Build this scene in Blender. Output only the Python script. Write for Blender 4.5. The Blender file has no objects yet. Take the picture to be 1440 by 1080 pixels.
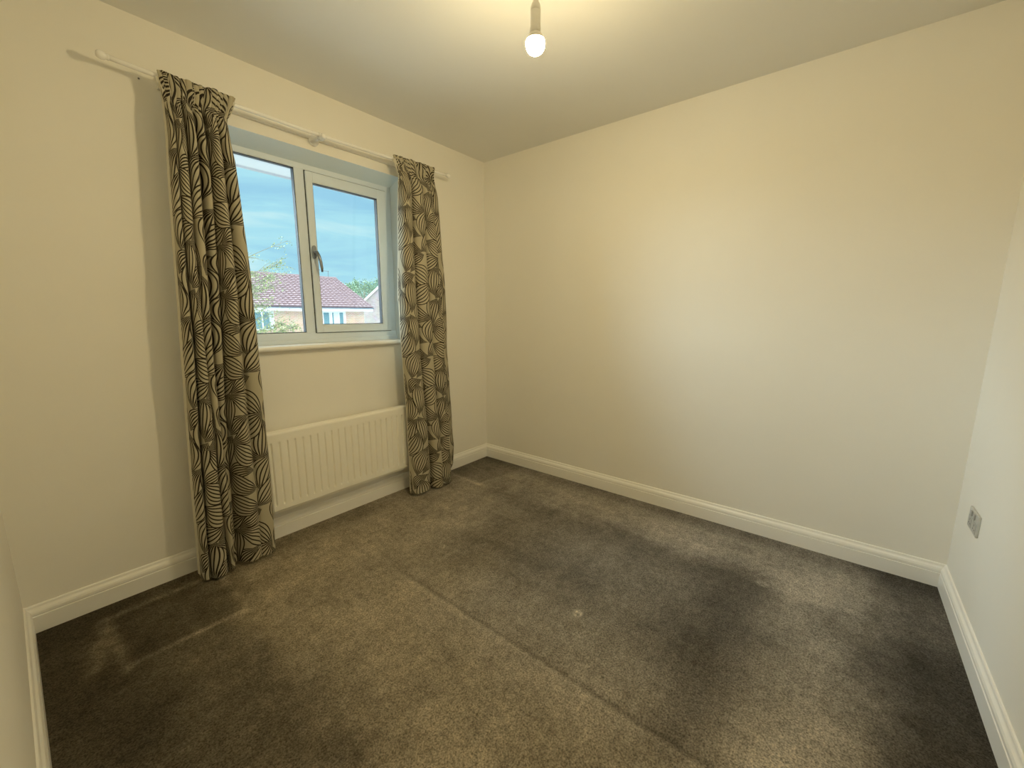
import bpy, bmesh, math, random
import numpy as np
from mathutils import Vector, Matrix, noise

random.seed(7)
S = bpy.context.scene
COL = S.collection

# ------------------------------------------------------------------ camera, sky, fill lamps, exposure
ROOM_W, ROOM_L, H = 2.581, 2.757, 2.35           # x from -ROOM_W to 0, y from -ROOM_L to 0
cam_d = bpy.data.cameras.new('camera')
cam = bpy.data.objects.new('camera', cam_d); COL.objects.link(cam)
cam_d.sensor_fit = 'HORIZONTAL'; cam_d.sensor_width = 36.0
cam_d.lens = 574.284 * 36.0 / 1440.0
cam_d.clip_start = 0.02; cam_d.clip_end = 400
r_ = Vector((0.62721329, -0.77884651, 0.00126095))
u_ = Vector((0.12958847, 0.10595511, 0.98589063))
f_ = Vector((0.76799109, 0.61820031, -0.16738598))
m = Matrix((r_, u_, -f_)).transposed().to_4x4()
m.translation = Vector((-2.49725, -2.29007, 1.19815))
cam.matrix_world = m
S.camera = cam

SKY_STRENGTH = 1.0
WINDOW_FILL_STRENGTH = 16.0
WINDOW_FILL_COLOUR = (0.74, 0.90, 1.0)
STREET_FILL = 3.4
BULB_STRENGTH = 690.0
BULB_COLOUR = (1.0, 0.80, 0.43)

S.view_settings.view_transform = 'Standard'
S.view_settings.look = 'None'
S.view_settings.gamma = 1.0
S.view_settings.use_curve_mapping = False
S.view_settings.exposure = 0.0
S.cycles.diffuse_bounces = 8


def nodes_of(tree):
    return tree.nodes, tree.links


world = bpy.data.worlds.new('sky'); S.world = world
world.use_nodes = True
nt = world.node_tree; nt.nodes.clear(); N, Lk = nodes_of(nt)
out = N.new('ShaderNodeOutputWorld'); bg = N.new('ShaderNodeBackground')
tc = N.new('ShaderNodeTexCoord')
sep = N.new('ShaderNodeSeparateXYZ'); Lk.new(tc.outputs['Generated'], sep.inputs[0])
mp = N.new('ShaderNodeMapping'); mp.inputs['Scale'].default_value = (1.6, 1.6, 9.0)
Lk.new(tc.outputs['Generated'], mp.inputs[0])
nz = N.new('ShaderNodeTexNoise'); nz.inputs['Scale'].default_value = 2.6
nz.inputs['Detail'].default_value = 6; nz.inputs['Roughness'].default_value = 0.55
nz.inputs['Distortion'].default_value = 0.5
Lk.new(mp.outputs[0], nz.inputs['Vector'])
cr = N.new('ShaderNodeValToRGB')
cr.color_ramp.elements[0].position = 0.30; cr.color_ramp.elements[0].color = (0.36, 0.69, 0.90, 1)
cr.color_ramp.elements[1].position = 0.72; cr.color_ramp.elements[1].color = (0.72, 0.97, 1.0, 1)
e = cr.color_ramp.elements.new(0.5); e.color = (0.46, 0.83, 0.96, 1)
Lk.new(nz.outputs['Fac'], cr.inputs['Fac'])
Lk.new(cr.outputs['Color'], bg.inputs['Color'])
bg.inputs['Strength'].default_value = SKY_STRENGTH
Lk.new(bg.outputs[0], out.inputs[0])

# added wide lamps stand in for overcast daylight: a low one fills the room,
# and a high one behind this house brightens the fronts across the way
def sun_lamp(name, strength, colour, angle, towards):
    d = bpy.data.lights.new(name, 'SUN'); d.energy = strength; d.angle = math.radians(angle); d.color = colour
    o = bpy.data.objects.new(name, d); COL.objects.link(o)
    o.rotation_euler = Vector(towards).to_track_quat('Z', 'Y').to_euler()
    return o


sun_lamp('window_fill', WINDOW_FILL_STRENGTH, WINDOW_FILL_COLOUR, 60, (-0.62, 0.78, 0.58))
sun_lamp('street_fill', STREET_FILL, (1.0, 0.93, 0.84), 50, (-0.25, -0.70, 0.66))


# ------------------------------------------------------------------ material helpers
def srgb(r, g, b):
    f = lambda c: (c / 255 / 12.92) if c <= 10 else ((c / 255 + 0.055) / 1.055) ** 2.4
    return (f(r), f(g), f(b), 1)


def new_mat(name, col, rough=0.6, metal=0.0, spec=0.5):
    mt = bpy.data.materials.new(name); mt.use_nodes = True
    b = mt.node_tree.nodes['Principled BSDF']
    b.inputs['Base Color'].default_value = (*col[:3], 1)
    b.inputs['Roughness'].default_value = rough
    b.inputs['Metallic'].default_value = metal
    b.inputs['Specular IOR Level'].default_value = spec
    return mt


def add_noise(mt, scale=60, amount=0.06, bump=0.0, bscale=None, dist=0.002, detail=4):
    """Fine mottling of the base colour, and a fine relief."""
    n, l = nodes_of(mt.node_tree); b = n['Principled BSDF']
    t = n.new('ShaderNodeTexCoord')
    a = n.new('ShaderNodeTexNoise'); a.inputs['Scale'].default_value = scale; a.inputs['Detail'].default_value = detail
    l.new(t.outputs['Object'], a.inputs['Vector'])
    c = b.inputs['Base Color'].default_value[:3]
    mx = n.new('ShaderNodeMix'); mx.data_type = 'RGBA'
    mx.inputs[6].default_value = (*[v * (1 - amount) for v in c], 1)
    mx.inputs[7].default_value = (*[min(1, v * (1 + amount)) for v in c], 1)
    l.new(a.outputs['Fac'], mx.inputs[0]); l.new(mx.outputs[2], b.inputs['Base Color'])
    if bump:
        g = n.new('ShaderNodeTexNoise'); g.inputs['Scale'].default_value = bscale or scale
        g.inputs['Detail'].default_value = 3
        l.new(t.outputs['Object'], g.inputs['Vector'])
        bp = n.new('ShaderNodeBump'); bp.inputs['Strength'].default_value = bump
        bp.inputs['Distance'].default_value = dist
        l.new(g.outputs['Fac'], bp.inputs['Height']); l.new(bp.outputs[0], b.inputs['Normal'])
    return mt


WALL_C = (0.87, 0.85, 0.79)
M = {}
M['wall'] = add_noise(new_mat('wall_paint', WALL_C, 0.75, spec=0.3), 5, 0.015, 0.15, 160, 0.001)
M['ceiling'] = add_noise(new_mat('ceiling_paint', (0.82, 0.82, 0.80), 0.9, spec=0.2), 5, 0.015, 0.12, 140, 0.001)
M['reveal'] = add_noise(new_mat('daylight_tinted_paint', (0.77, 0.88, 0.96), 0.7, spec=0.3), 5, 0.015, 0.1, 160, 0.001)  # window reveals: cool daylight put into the paint colour
M['gloss'] = add_noise(new_mat('white_gloss_paint', (0.92, 0.91, 0.87), 0.35), 30, 0.015, 0.03, 40, 0.001)
M['upvc'] = new_mat('daylight_tinted_upvc', (0.74, 0.83, 0.93), 0.28)  # white frames, bluer than plastic to carry the daylight on them
M['gasket'] = new_mat('rubber_and_shade_black', (0.02, 0.022, 0.025), 0.6)
M['radiator'] = add_noise(new_mat('radiator_enamel', (0.92, 0.90, 0.81), 0.35), 20, 0.01)
M['pole'] = new_mat('pole_white', (0.93, 0.92, 0.89), 0.25)
M['handle'] = new_mat('handle_grey', (0.30, 0.33, 0.38), 0.3, 0.6)
M['plate'] = add_noise(new_mat('brushed_steel', (0.60, 0.60, 0.58), 0.45, 0.3), 90, 0.15)
M['socket_dark'] = new_mat('socket_insert', (0.16, 0.16, 0.16), 0.5)
M['socket_grey'] = new_mat('socket_switch', (0.45, 0.45, 0.44), 0.4, 0.3)
M['lamp_plastic'] = new_mat('lamp_plastic', (0.80, 0.77, 0.70), 0.35)
M['lining'] = add_noise(new_mat('curtain_lining', (0.66, 0.63, 0.52), 0.9), 200, 0.05)
M['soffit'] = add_noise(new_mat('soffit_board', (0.40, 0.43, 0.45), 0.4), 8, 0.05)
M['gutter'] = new_mat('gutter_grey', (0.26, 0.28, 0.31), 0.4)
M['roof'] = add_noise(new_mat('roof_tile_red', (0.38, 0.265, 0.285), 0.75), 3, 0.22, 0.1, 8)
M['white_out'] = new_mat('white_trim_outside', (0.86, 0.87, 0.88), 0.4)
M['dark_out'] = new_mat('dark_gutter', (0.14, 0.17, 0.24), 0.5)
M['far_glass'] = new_mat('far_window_glass', (0.16, 0.30, 0.36), 0.05)
M['far_blind'] = new_mat('far_window_blind', (0.68, 0.76, 0.78), 0.6)
M['bark'] = add_noise(new_mat('birch_bark', (0.30, 0.30, 0.24), 0.9), 12, 0.4, 0.3, 20)
M['aerial'] = new_mat('aerial_metal', (0.20, 0.22, 0.25), 0.5, 0.3)
M['bounce_ground'] = add_noise(new_mat('pale_bounce_ground', (0.68, 0.68, 0.66), 0.95), 3, 0.15)  # unseen ground, made pale to bounce light into the room
M['render_out'] = add_noise(new_mat('own_brick', (0.45, 0.28, 0.2), 0.9), 9, 0.2)


def leaf_mat(name, c0, c1):
    mt = new_mat(name, c0, 0.7)
    n, l = nodes_of(mt.node_tree); b = n['Principled BSDF']
    g = n.new('ShaderNodeNewGeometry'); r = n.new('ShaderNodeValToRGB')
    r.color_ramp.elements[0].color = (*c0, 1); r.color_ramp.elements[1].color = (*c1, 1)
    l.new(g.outputs['Random Per Island'], r.inputs['Fac']); l.new(r.outputs['Color'], b.inputs['Base Color'])
    return mt


M['birch_leaf'] = leaf_mat('birch_leaf', (0.16, 0.24, 0.12), (0.55, 0.60, 0.30))
M['oak_leaf'] = leaf_mat('oak_leaf', (0.12, 0.22, 0.14), (0.32, 0.42, 0.26))


def brick_mat(name, c1, c2, mortar, rough=0.9):
    """Bricks of a far wall, too small to tell apart singly from here."""
    mt = new_mat(name, c1, rough)
    n, l = nodes_of(mt.node_tree); b = n['Principled BSDF']
    t = n.new('ShaderNodeTexCoord'); s = n.new('ShaderNodeSeparateXYZ'); c = n.new('ShaderNodeCombineXYZ')
    l.new(t.outputs['Object'], s.inputs[0])
    ad = n.new('ShaderNodeMath'); ad.operation = 'ADD'
    l.new(s.outputs['X'], ad.inputs[0]); l.new(s.outputs['Y'], ad.inputs[1])
    l.new(ad.outputs[0], c.inputs[0]); l.new(s.outputs['Z'], c.inputs[1])
    k = n.new('ShaderNodeTexBrick'); k.inputs['Scale'].default_value = 1.0
    k.inputs['Brick Width'].default_value = 0.225; k.inputs['Row Height'].default_value = 0.075
    k.inputs['Mortar Size'].default_value = 0.01
    k.inputs['Color1'].default_value = (*c1, 1); k.inputs['Color2'].default_value = (*c2, 1)
    k.inputs['Mortar'].default_value = (*mortar, 1)
    l.new(c.outputs[0], k.inputs['Vector'])
    nz = n.new('ShaderNodeTexNoise'); nz.inputs['Scale'].default_value = 2.2; nz.inputs['Detail'].default_value = 5
    l.new(t.outputs['Object'], nz.inputs['Vector'])
    mx = n.new('ShaderNodeMix'); mx.data_type = 'RGBA'; mx.blend_type = 'MULTIPLY'
    mx.inputs[0].default_value = 0.35
    l.new(k.outputs['Color'], mx.inputs[6]); l.new(nz.outputs['Color'], mx.inputs[7])
    l.new(mx.outputs[2], b.inputs['Base Color'])
    return mt


M['brick'] = brick_mat('pink_brick', (0.74, 0.44, 0.32), (0.80, 0.56, 0.44), (0.82, 0.74, 0.66))
M['brick_grey'] = brick_mat('grey_brick', (0.50, 0.42, 0.42), (0.62, 0.55, 0.55), (0.66, 0.64, 0.64))


def glass_mat():
    mt = bpy.data.materials.new('window_glass'); mt.use_nodes = True
    n, l = nodes_of(mt.node_tree); n.clear()
    o = n.new('ShaderNodeOutputMaterial'); tr = n.new('ShaderNodeBsdfTransparent')
    tr.inputs[0].default_value = (0.95, 0.98, 0.98, 1)
    gl = n.new('ShaderNodeBsdfGlossy'); gl.inputs['Roughness'].default_value = 0.0
    fr = n.new('ShaderNodeFresnel'); fr.inputs['IOR'].default_value = 1.35
    mx = n.new('ShaderNodeMixShader')
    l.new(fr.outputs[0], mx.inputs[0]); l.new(tr.outputs[0], mx.inputs[1]); l.new(gl.outputs[0], mx.inputs[2])
    l.new(mx.outputs[0], o.inputs[0])
    return mt


M['glass'] = glass_mat()


def emit_mat(name, col, strength):
    mt = bpy.data.materials.new(name); mt.use_nodes = True
    n, l = nodes_of(mt.node_tree); n.clear()
    o = n.new('ShaderNodeOutputMaterial'); em = n.new('ShaderNodeEmission')
    em.inputs[0].default_value = (*col, 1); em.inputs[1].default_value = strength
    l.new(em.outputs[0], o.inputs[0]); return mt


M['bulb'] = emit_mat('lit_bulb', BULB_COLOUR, BULB_STRENGTH)

# ---- carpet: worn patches and painted light falloff live in the 'Wear' colour attribute of the floor mesh
mt = new_mat('carpet', (0.1, 0.1, 0.1), 1.0, spec=0.05); M['carpet'] = mt
n, l = nodes_of(mt.node_tree); b = n['Principled BSDF']
at = n.new('ShaderNodeAttribute'); at.attribute_name = 'WearShade'
t = n.new('ShaderNodeTexCoord')
n1 = n.new('ShaderNodeTexNoise'); n1.inputs['Scale'].default_value = 190; n1.inputs['Detail'].default_value = 3
n1.inputs['Roughness'].default_value = 0.7
n2 = n.new('ShaderNodeTexNoise'); n2.inputs['Scale'].default_value = 38; n2.inputs['Detail'].default_value = 5
n2.inputs['Roughness'].default_value = 0.65
for q in (n1, n2): l.new(t.outputs['Object'], q.inputs['Vector'])
r1 = n.new('ShaderNodeMapRange'); r1.inputs[1].default_value = 0.3; r1.inputs[2].default_value = 0.7
r1.inputs[3].default_value = 0.36; r1.inputs[4].default_value = 1.64
r2 = n.new('ShaderNodeMapRange'); r2.inputs[1].default_value = 0.3; r2.inputs[2].default_value = 0.7
r2.inputs[3].default_value = 0.80; r2.inputs[4].default_value = 1.20
l.new(n1.outputs['Fac'], r1.inputs[0]); l.new(n2.outputs['Fac'], r2.inputs[0])
mu = n.new('ShaderNodeMath'); mu.operation = 'MULTIPLY'
l.new(r1.outputs[0], mu.inputs[0]); l.new(r2.outputs[0], mu.inputs[1])
vm = n.new('ShaderNodeVectorMath'); vm.operation = 'SCALE'
l.new(at.outputs['Color'], vm.inputs[0]); l.new(mu.outputs[0], vm.inputs['Scale'])
l.new(vm.outputs[0], b.inputs['Base Color'])
bp = n.new('ShaderNodeBump'); bp.inputs['Strength'].default_value = 0.8; bp.inputs['Distance'].default_value = 0.006
l.new(mu.outputs[0], bp.inputs['Height']); l.new(bp.outputs[0], b.inputs['Normal'])

# ---- curtain print: outlined, veined leaves drawn in fabric coordinates (metres)
TW, TH = 0.30, 0.56


def leaf_group():
    g = bpy.data.node_groups.new('leaf_print', 'ShaderNodeTree')
    I = g.interface
    for nm in ('U', 'V', 'Prev', 'CX', 'CY', 'Cos', 'Sin', 'Len', 'Wid', 'Bend'):
        I.new_socket(name=nm, in_out='INPUT', socket_type='NodeSocketFloat')
    I.new_socket(name='Ink', in_out='OUTPUT', socket_type='NodeSocketFloat')
    n, l = nodes_of(g)
    gi = n.new('NodeGroupInput'); go = n.new('NodeGroupOutput')

    def mth(op, *a, clamp=False):
        q = n.new('ShaderNodeMath'); q.operation = op; q.use_clamp = clamp
        for i, v in enumerate(a):
            if isinstance(v, (int, float)): q.inputs[i].default_value = v
            else: l.new(v, q.inputs[i])
        return q.outputs[0]
    i = gi.outputs
    dx = mth('WRAP', mth('SUBTRACT', i['U'], i['CX']), TW / 2, -TW / 2)
    dy = mth('WRAP', mth('SUBTRACT', i['V'], i['CY']), TH / 2, -TH / 2)
    a = mth('ADD', mth('MULTIPLY', dx, i['Cos']), mth('MULTIPLY', dy, i['Sin']))
    s = mth('ADD', mth('DIVIDE', a, i['Len']), 0.5, clamp=True)
    t0 = mth('SUBTRACT', mth('MULTIPLY', dy, i['Cos']), mth('MULTIPLY', dx, i['Sin']))
    sb = mth('SUBTRACT', s, 0.5)
    t = mth('ADD', t0, mth('MULTIPLY', i['Bend'], mth('SUBTRACT', mth('MULTIPLY', sb, sb), 0.12)))
    env = mth('MULTIPLY', i['Wid'], mth('POWER', mth('SINE', mth('MULTIPLY', mth('POWER', s, 0.8), math.pi)), 1.4))
    env = mth('MAXIMUM', env, 0.0001)
    k = mth('DIVIDE', t, env)
    ak = mth('ABSOLUTE', k)
    NL = 3.0
    q = mth('MULTIPLY', k, NL)
    fr = mth('ABSOLUTE', mth('SUBTRACT', q, mth('ROUND', q)))   # 0 on a line
    d = mth('MULTIPLY', fr, mth('DIVIDE', env, NL))
    lw = mth('MINIMUM', 0.0024, mth('MULTIPLY', env, 0.36 / NL))
    line = mth('LESS_THAN', d, lw)
    lim = mth('ADD', 1.0, mth('DIVIDE', lw, env))
    ins = mth('LESS_THAN', ak, lim)
    ins = mth('MULTIPLY', ins, mth('MULTIPLY', mth('GREATER_THAN', s, 0.004), mth('LESS_THAN', s, 0.996)))
    keep = mth('MULTIPLY', i['Prev'], mth('SUBTRACT', 1.0, ins))
    l.new(mth('ADD', keep, mth('MULTIPLY', ins, line)), go.inputs['Ink'])
    return g


LG = leaf_group()
mt = new_mat('leaf_print_fabric', (0.5, 0.5, 0.4), 0.85, spec=0.2); M['fabric'] = mt
n, l = nodes_of(mt.node_tree); b = n['Principled BSDF']
uvn = n.new('ShaderNodeUVMap'); uvn.uv_map = 'UVMap'
sp = n.new('ShaderNodeSeparateXYZ'); l.new(uvn.outputs[0], sp.inputs[0])
prev = None
# centre (u, v), heading in degrees, length, half width, bend
LEAVES = [
    (0.086, 0.198, 60, 0.19, 0.045, 0.123), (0.212, 0.247, -23, 0.169, 0.042, -0.079), (-0.05, -0.005, 215, 0.194, 0.047, 0.08),
    (-0.051, 0.1, 148, 0.191, 0.048, -0.117), (-0.134, 0.066, 269, 0.167, 0.043, -0.094), (-0.148, -0.101, 261, 0.169, 0.041, -0.128),
    (-0.056, -0.103, -30, 0.17, 0.041, -0.094), (-0.091, -0.226, -31, 0.165, 0.038, -0.079), (0.084, -0.011, 271, 0.184, 0.047, 0.089),
    (0.335, 0.295, 61, 0.186, 0.048, -0.115), (0.023, -0.186, 63, 0.186, 0.046, 0.127), (0.021, -0.053, 88, 0.184, 0.042, -0.08),
    (0.092, -0.195, 275, 0.186, 0.044, 0.129), (0.139, 0.162, 216, 0.166, 0.042, -0.062), (0.07, 0.073, 38, 0.115, 0.029, 0.11),
    (-0.097, -0.176, 7, 0.13, 0.031, 0.122), (0.234, 0.18, 211, 0.131, 0.033, -0.067), (-0.089, 0.025, 42, 0.123, 0.029, 0.06),
]
for (cx, cy, ang, L_, W_, bend) in LEAVES[::-1]:
    a = math.radians(ang)
    g = n.new('ShaderNodeGroup'); g.node_tree = LG
    l.new(sp.outputs['X'], g.inputs['U']); l.new(sp.outputs['Y'], g.inputs['V'])
    if prev is None: g.inputs['Prev'].default_value = 0.0
    else: l.new(prev, g.inputs['Prev'])
    for nm, v in (('CX', cx), ('CY', cy), ('Cos', math.cos(a)), ('Sin', math.sin(a)), ('Len', L_), ('Wid', W_), ('Bend', bend)):
        g.inputs[nm].default_value = v
    prev = g.outputs['Ink']
mx = n.new('ShaderNodeMix'); mx.data_type = 'RGBA'
mx.inputs[6].default_value = (0.46, 0.42, 0.31, 1); mx.inputs[7].default_value = (0.030, 0.024, 0.017, 1)
l.new(prev, mx.inputs[0]); l.new(mx.outputs[2], b.inputs['Base Color'])
wv = n.new('ShaderNodeTexNoise'); wv.inputs['Scale'].default_value = 900
l.new(uvn.outputs[0], wv.inputs['Vector'])
bp = n.new('ShaderNodeBump'); bp.inputs['Strength'].default_value = 0.2; bp.inputs['Distance'].default_value = 0.001
l.new(wv.outputs['Fac'], bp.inputs['Height']); l.new(bp.outputs[0], b.inputs['Normal'])


# ------------------------------------------------------------------ object helpers
def link(name, me, mat=None, parent=None, loc=None):
    o = bpy.data.objects.new(name, me); COL.objects.link(o)
    if mat is not None and me is not None: me.materials.append(mat)
    if parent is not None: o.parent = parent
    if loc is not None: o.location = loc
    return o


def tag(o, label, cat, group=None):
    o['label'] = label; o['category'] = cat
    if group: o['group'] = group
    return o


def thing(name, label, cat, loc=(0, 0, 0), group=None):
    return tag(link(name, None, loc=loc), label, cat, group)


def struct(o):
    o['kind'] = 'structure'; return o


def bm_obj(name, bm, mat, parent=None, smooth=False, loc=None):
    me = bpy.data.meshes.new(name)
    bmesh.ops.recalc_face_normals(bm, faces=bm.faces[:])
    bm.to_mesh(me); bm.free()
    if smooth:
        for p in me.polygons: p.use_smooth = True
    if parent is not None and loc is None:
        me.transform(Matrix.Translation(-parent_loc(parent)))
    return link(name, me, mat, parent, loc)


def parent_loc(p):
    v = Vector((0, 0, 0))
    while p is not None:
        v += Vector(p.location); p = p.parent
    return v


def add_box(bm, x0, x1, y0, y1, z0, z1, bevel=0.0, seg=2):
    vs = [bm.verts.new((x, y, z)) for x in (x0, x1) for y in (y0, y1) for z in (z0, z1)]
    fs = [(0, 1, 3, 2), (4, 6, 7, 5), (0, 4, 5, 1), (2, 3, 7, 6), (0, 2, 6, 4), (1, 5, 7, 3)]
    faces = [bm.faces.new([vs[i] for i in f]) for f in fs]
    if bevel:
        es = list({e for f in faces for e in f.edges})
        bmesh.ops.bevel(bm, geom=es, offset=bevel, segments=seg, profile=0.5, affect='EDGES')


def box(name, x0, x1, y0, y1, z0, z1, mat, parent=None, bevel=0.0, seg=2):
    bm = bmesh.new(); add_box(bm, x0, x1, y0, y1, z0, z1, bevel, seg)
    return bm_obj(name, bm, mat, parent)


def add_prism(bm, prof, axis, a0, a1):
    """prof: closed outline in the two other axes (cyclic order), swept along axis."""
    def P(p, a):
        if axis == 'x': return (a, p[0], p[1])
        if axis == 'y': return (p[0], a, p[1])
        return (p[0], p[1], a)
    A = [bm.verts.new(P(p, a0)) for p in prof]; B = [bm.verts.new(P(p, a1)) for p in prof]
    k = len(prof)
    for i in range(k):
        j = (i + 1) % k; bm.faces.new((A[i], A[j], B[j], B[i]))
    bm.faces.new(A[::-1]); bm.faces.new(B)


def add_lathe(bm, prof, c=(0, 0, 0), seg=32, axis='z'):
    """prof: list of (radius, height)."""
    rings = []
    for (r, h) in prof:
        ring = []
        if r < 1e-6:
            q = (0, 0, h)
            ring = [bm.verts.new(orient(q, axis, c))]
        else:
            for i in range(seg):
                a = 2 * math.pi * i / seg
                ring.append(bm.verts.new(orient((r * math.cos(a), r * math.sin(a), h), axis, c)))
        rings.append(ring)
    for A, B in zip(rings, rings[1:]):
        if len(A) == 1 and len(B) == 1: continue
        for i in range(seg):
            j = (i + 1) % seg
            if len(A) == 1: bm.faces.new((A[0], B[i], B[j]))
            elif len(B) == 1: bm.faces.new((A[i], A[j], B[0]))
            else: bm.faces.new((A[i], A[j], B[j], B[i]))


def orient(p, axis, c):
    x, y, z = p
    if axis == 'x': x, y, z = z, x, y
    elif axis == 'y': x, y, z = x, z, y
    return (x + c[0], y + c[1], z + c[2])


def add_tube(bm, pts, r, seg=12, caps=True):
    pts = [Vector(p) for p in pts]; k = len(pts)
    rr = r if isinstance(r, (list, tuple)) else [r] * k
    rings = []
    up = Vector((0, 0, 1))
    for i, p in enumerate(pts):
        d = (pts[min(i + 1, k - 1)] - pts[max(i - 1, 0)]).normalized()
        a = d.cross(up)
        if a.length < 1e-3: a = d.cross(Vector((0, 1, 0)))
        a.normalize(); bb = a.cross(d).normalized()
        rings.append([bm.verts.new(p + (a * math.cos(2 * math.pi * j / seg) + bb * math.sin(2 * math.pi * j / seg)) * rr[i]) for j in range(seg)])
    for A, B in zip(rings, rings[1:]):
        for j in range(seg):
            q = (j + 1) % seg; bm.faces.new((A[j], A[q], B[q], B[j]))
    if caps:
        bm.faces.new(rings[0][::-1]); bm.faces.new(rings[-1])


def interp(tab, z):
    """piecewise smooth interpolation of [(z, value)...] in descending or ascending z"""
    t = sorted(tab)
    zs = [a for a, _ in t]; vs = [v for _, v in t]
    return float(np.interp(z, zs, vs))


# ------------------------------------------------------------------ room shell
OX0, OX1, OZ0, OZ1 = -1.88, -0.792, 1.035, 2.052      # window opening in the north wall
WT = 0.136                                           # wall thickness
T = 0.10


def wall_with_hole():
    bm = bmesh.new()
    # front face ring, back face ring, reveal
    X = [-ROOM_W - T, OX0, OX1, T]; Z = [-0.02, OZ0 - 0.025, OZ1, H + T]
    ZB = [-0.02, OZ0 - 0.025, 1.996, H + T]
    F = {(i, j): bm.verts.new((X[i], 0.0, Z[j])) for i in range(4) for j in range(4)}
    B = {(i, j): bm.verts.new((X[i], WT, ZB[j])) for i in range(4) for j in range(4)}
    for i in range(3):
        for j in range(3):
            if i == 1 and j == 1: continue
            bm.faces.new((F[i, j], F[i + 1, j], F[i + 1, j + 1], F[i, j + 1]))
            bm.faces.new((B[i, j], B[i, j + 1], B[i + 1, j + 1], B[i + 1, j]))
    ring = [(1, 1), (2, 1), (2, 2), (1, 2)]
    for k in range(4):
        a, c = ring[k], ring[(k + 1) % 4]
        bm.faces.new((F[a], F[c], B[c], B[a])).material_index = 1     # reveals: white with daylight's blue painted in
    per = [(0, 0), (1, 0), (2, 0), (3, 0), (3, 1), (3, 2), (3, 3), (2, 3), (1, 3), (0, 3), (0, 2), (0, 1)]
    for k in range(12):
        a, c = per[k], per[(k + 1) % 12]
        bm.faces.new((F[c], F[a], B[a], B[c]))
    return bm


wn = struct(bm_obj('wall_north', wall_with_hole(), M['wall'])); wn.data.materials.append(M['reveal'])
struct(box('wall_east', 0, T, -ROOM_L - T, 0, -0.02, H + T, M['wall']))
struct(box('wall_south', -ROOM_W - T, 0, -ROOM_L - T, -ROOM_L, -0.02, H + T, M['wall']))
struct(box('wall_west', -ROOM_W - T, -ROOM_W, -ROOM_L, 0, -0.02, H + T, M['wall']))
struct(box('ceiling', -ROOM_W, 0, -ROOM_L, 0, H, H + T, M['ceiling']))

# floor: a fine grid so that dents and the flattened seam are real relief
NX, NY = 236, 252
xs = np.linspace(-ROOM_W, 0, NX); ys = np.linspace(-ROOM_L, 0, NY)
GX, GY = np.meshgrid(xs, ys, indexing='ij')


def sm(a, b, v):
    q = np.clip((v - a) / (b - a), 0, 1); return q * q * (3 - 2 * q)


rng = np.random.RandomState(5)


def vnoise(fx, fy, seed):
    r = np.random.RandomState(seed); g = r.rand(64, 64)
    px = (GX + 5) * fx; py = (GY + 5) * fy
    ix = np.floor(px).astype(int); iy = np.floor(py).astype(int)
    tx = px - ix; ty = py - iy
    tx = tx * tx * (3 - 2 * tx); ty = ty * ty * (3 - 2 * ty)
    w = lambda a, c: g[a % 64, c % 64]
    return (w(ix, iy) * (1 - tx) + w(ix + 1, iy) * tx) * (1 - ty) + (w(ix, iy + 1) * (1 - tx) + w(ix + 1, iy + 1) * tx) * ty


n_lo = vnoise(3, 3, 1) * 0.6 + vnoise(8, 8, 2) * 0.4 - 0.5
n_mid = vnoise(14, 14, 3) * 0.5 + vnoise(33, 33, 4) * 0.5 - 0.5
n_st = vnoise(5, 40, 6) * 0.5 + vnoise(40, 5, 8) * 0.5 - 0.5
wx = GX + 0.10 * n_lo + 0.04 * n_mid; wy = GY + 0.10 * (vnoise(3, 3, 9) - 0.5) + 0.04 * n_mid
V = np.ones_like(GX)
seam = sm(-1.475, -1.44, GX + 0.012 * n_mid) * sm(-0.30, -0.75, wy)      # the part that lay under the bed
V *= 1 + 0.04 * (1 - seam)
V *= 1 - (0.10 + 0.24 * sm(-1.42, -1.05, wx)) * seam * sm(-0.40, -0.60, wx) * sm(-0.55, -0.95, wy) * (1 - 0.35 * sm(-1.0, -1.45, wx) * sm(-1.5, -1.0, wy))
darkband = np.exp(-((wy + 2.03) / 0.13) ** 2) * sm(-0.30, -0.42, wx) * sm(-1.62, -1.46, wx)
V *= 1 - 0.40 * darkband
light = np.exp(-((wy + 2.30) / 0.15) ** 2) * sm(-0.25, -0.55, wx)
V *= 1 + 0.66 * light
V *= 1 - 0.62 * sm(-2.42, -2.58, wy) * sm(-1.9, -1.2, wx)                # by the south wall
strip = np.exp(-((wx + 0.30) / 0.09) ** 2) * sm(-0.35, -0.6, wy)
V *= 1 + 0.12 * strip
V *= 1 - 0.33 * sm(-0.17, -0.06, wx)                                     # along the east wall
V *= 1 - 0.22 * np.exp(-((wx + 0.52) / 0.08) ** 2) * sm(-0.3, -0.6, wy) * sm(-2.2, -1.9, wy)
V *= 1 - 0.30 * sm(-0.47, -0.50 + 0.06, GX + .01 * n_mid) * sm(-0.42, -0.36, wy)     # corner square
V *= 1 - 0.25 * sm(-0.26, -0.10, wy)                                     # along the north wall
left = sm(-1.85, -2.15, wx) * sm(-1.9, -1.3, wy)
V *= 1 - 0.56 * left  # dark carpet, deepened by light falloff painted in
V *= 1 - 0.44 * sm(-2.2, -2.45, wx)  # dark west edge, painted light falloff included
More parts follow.
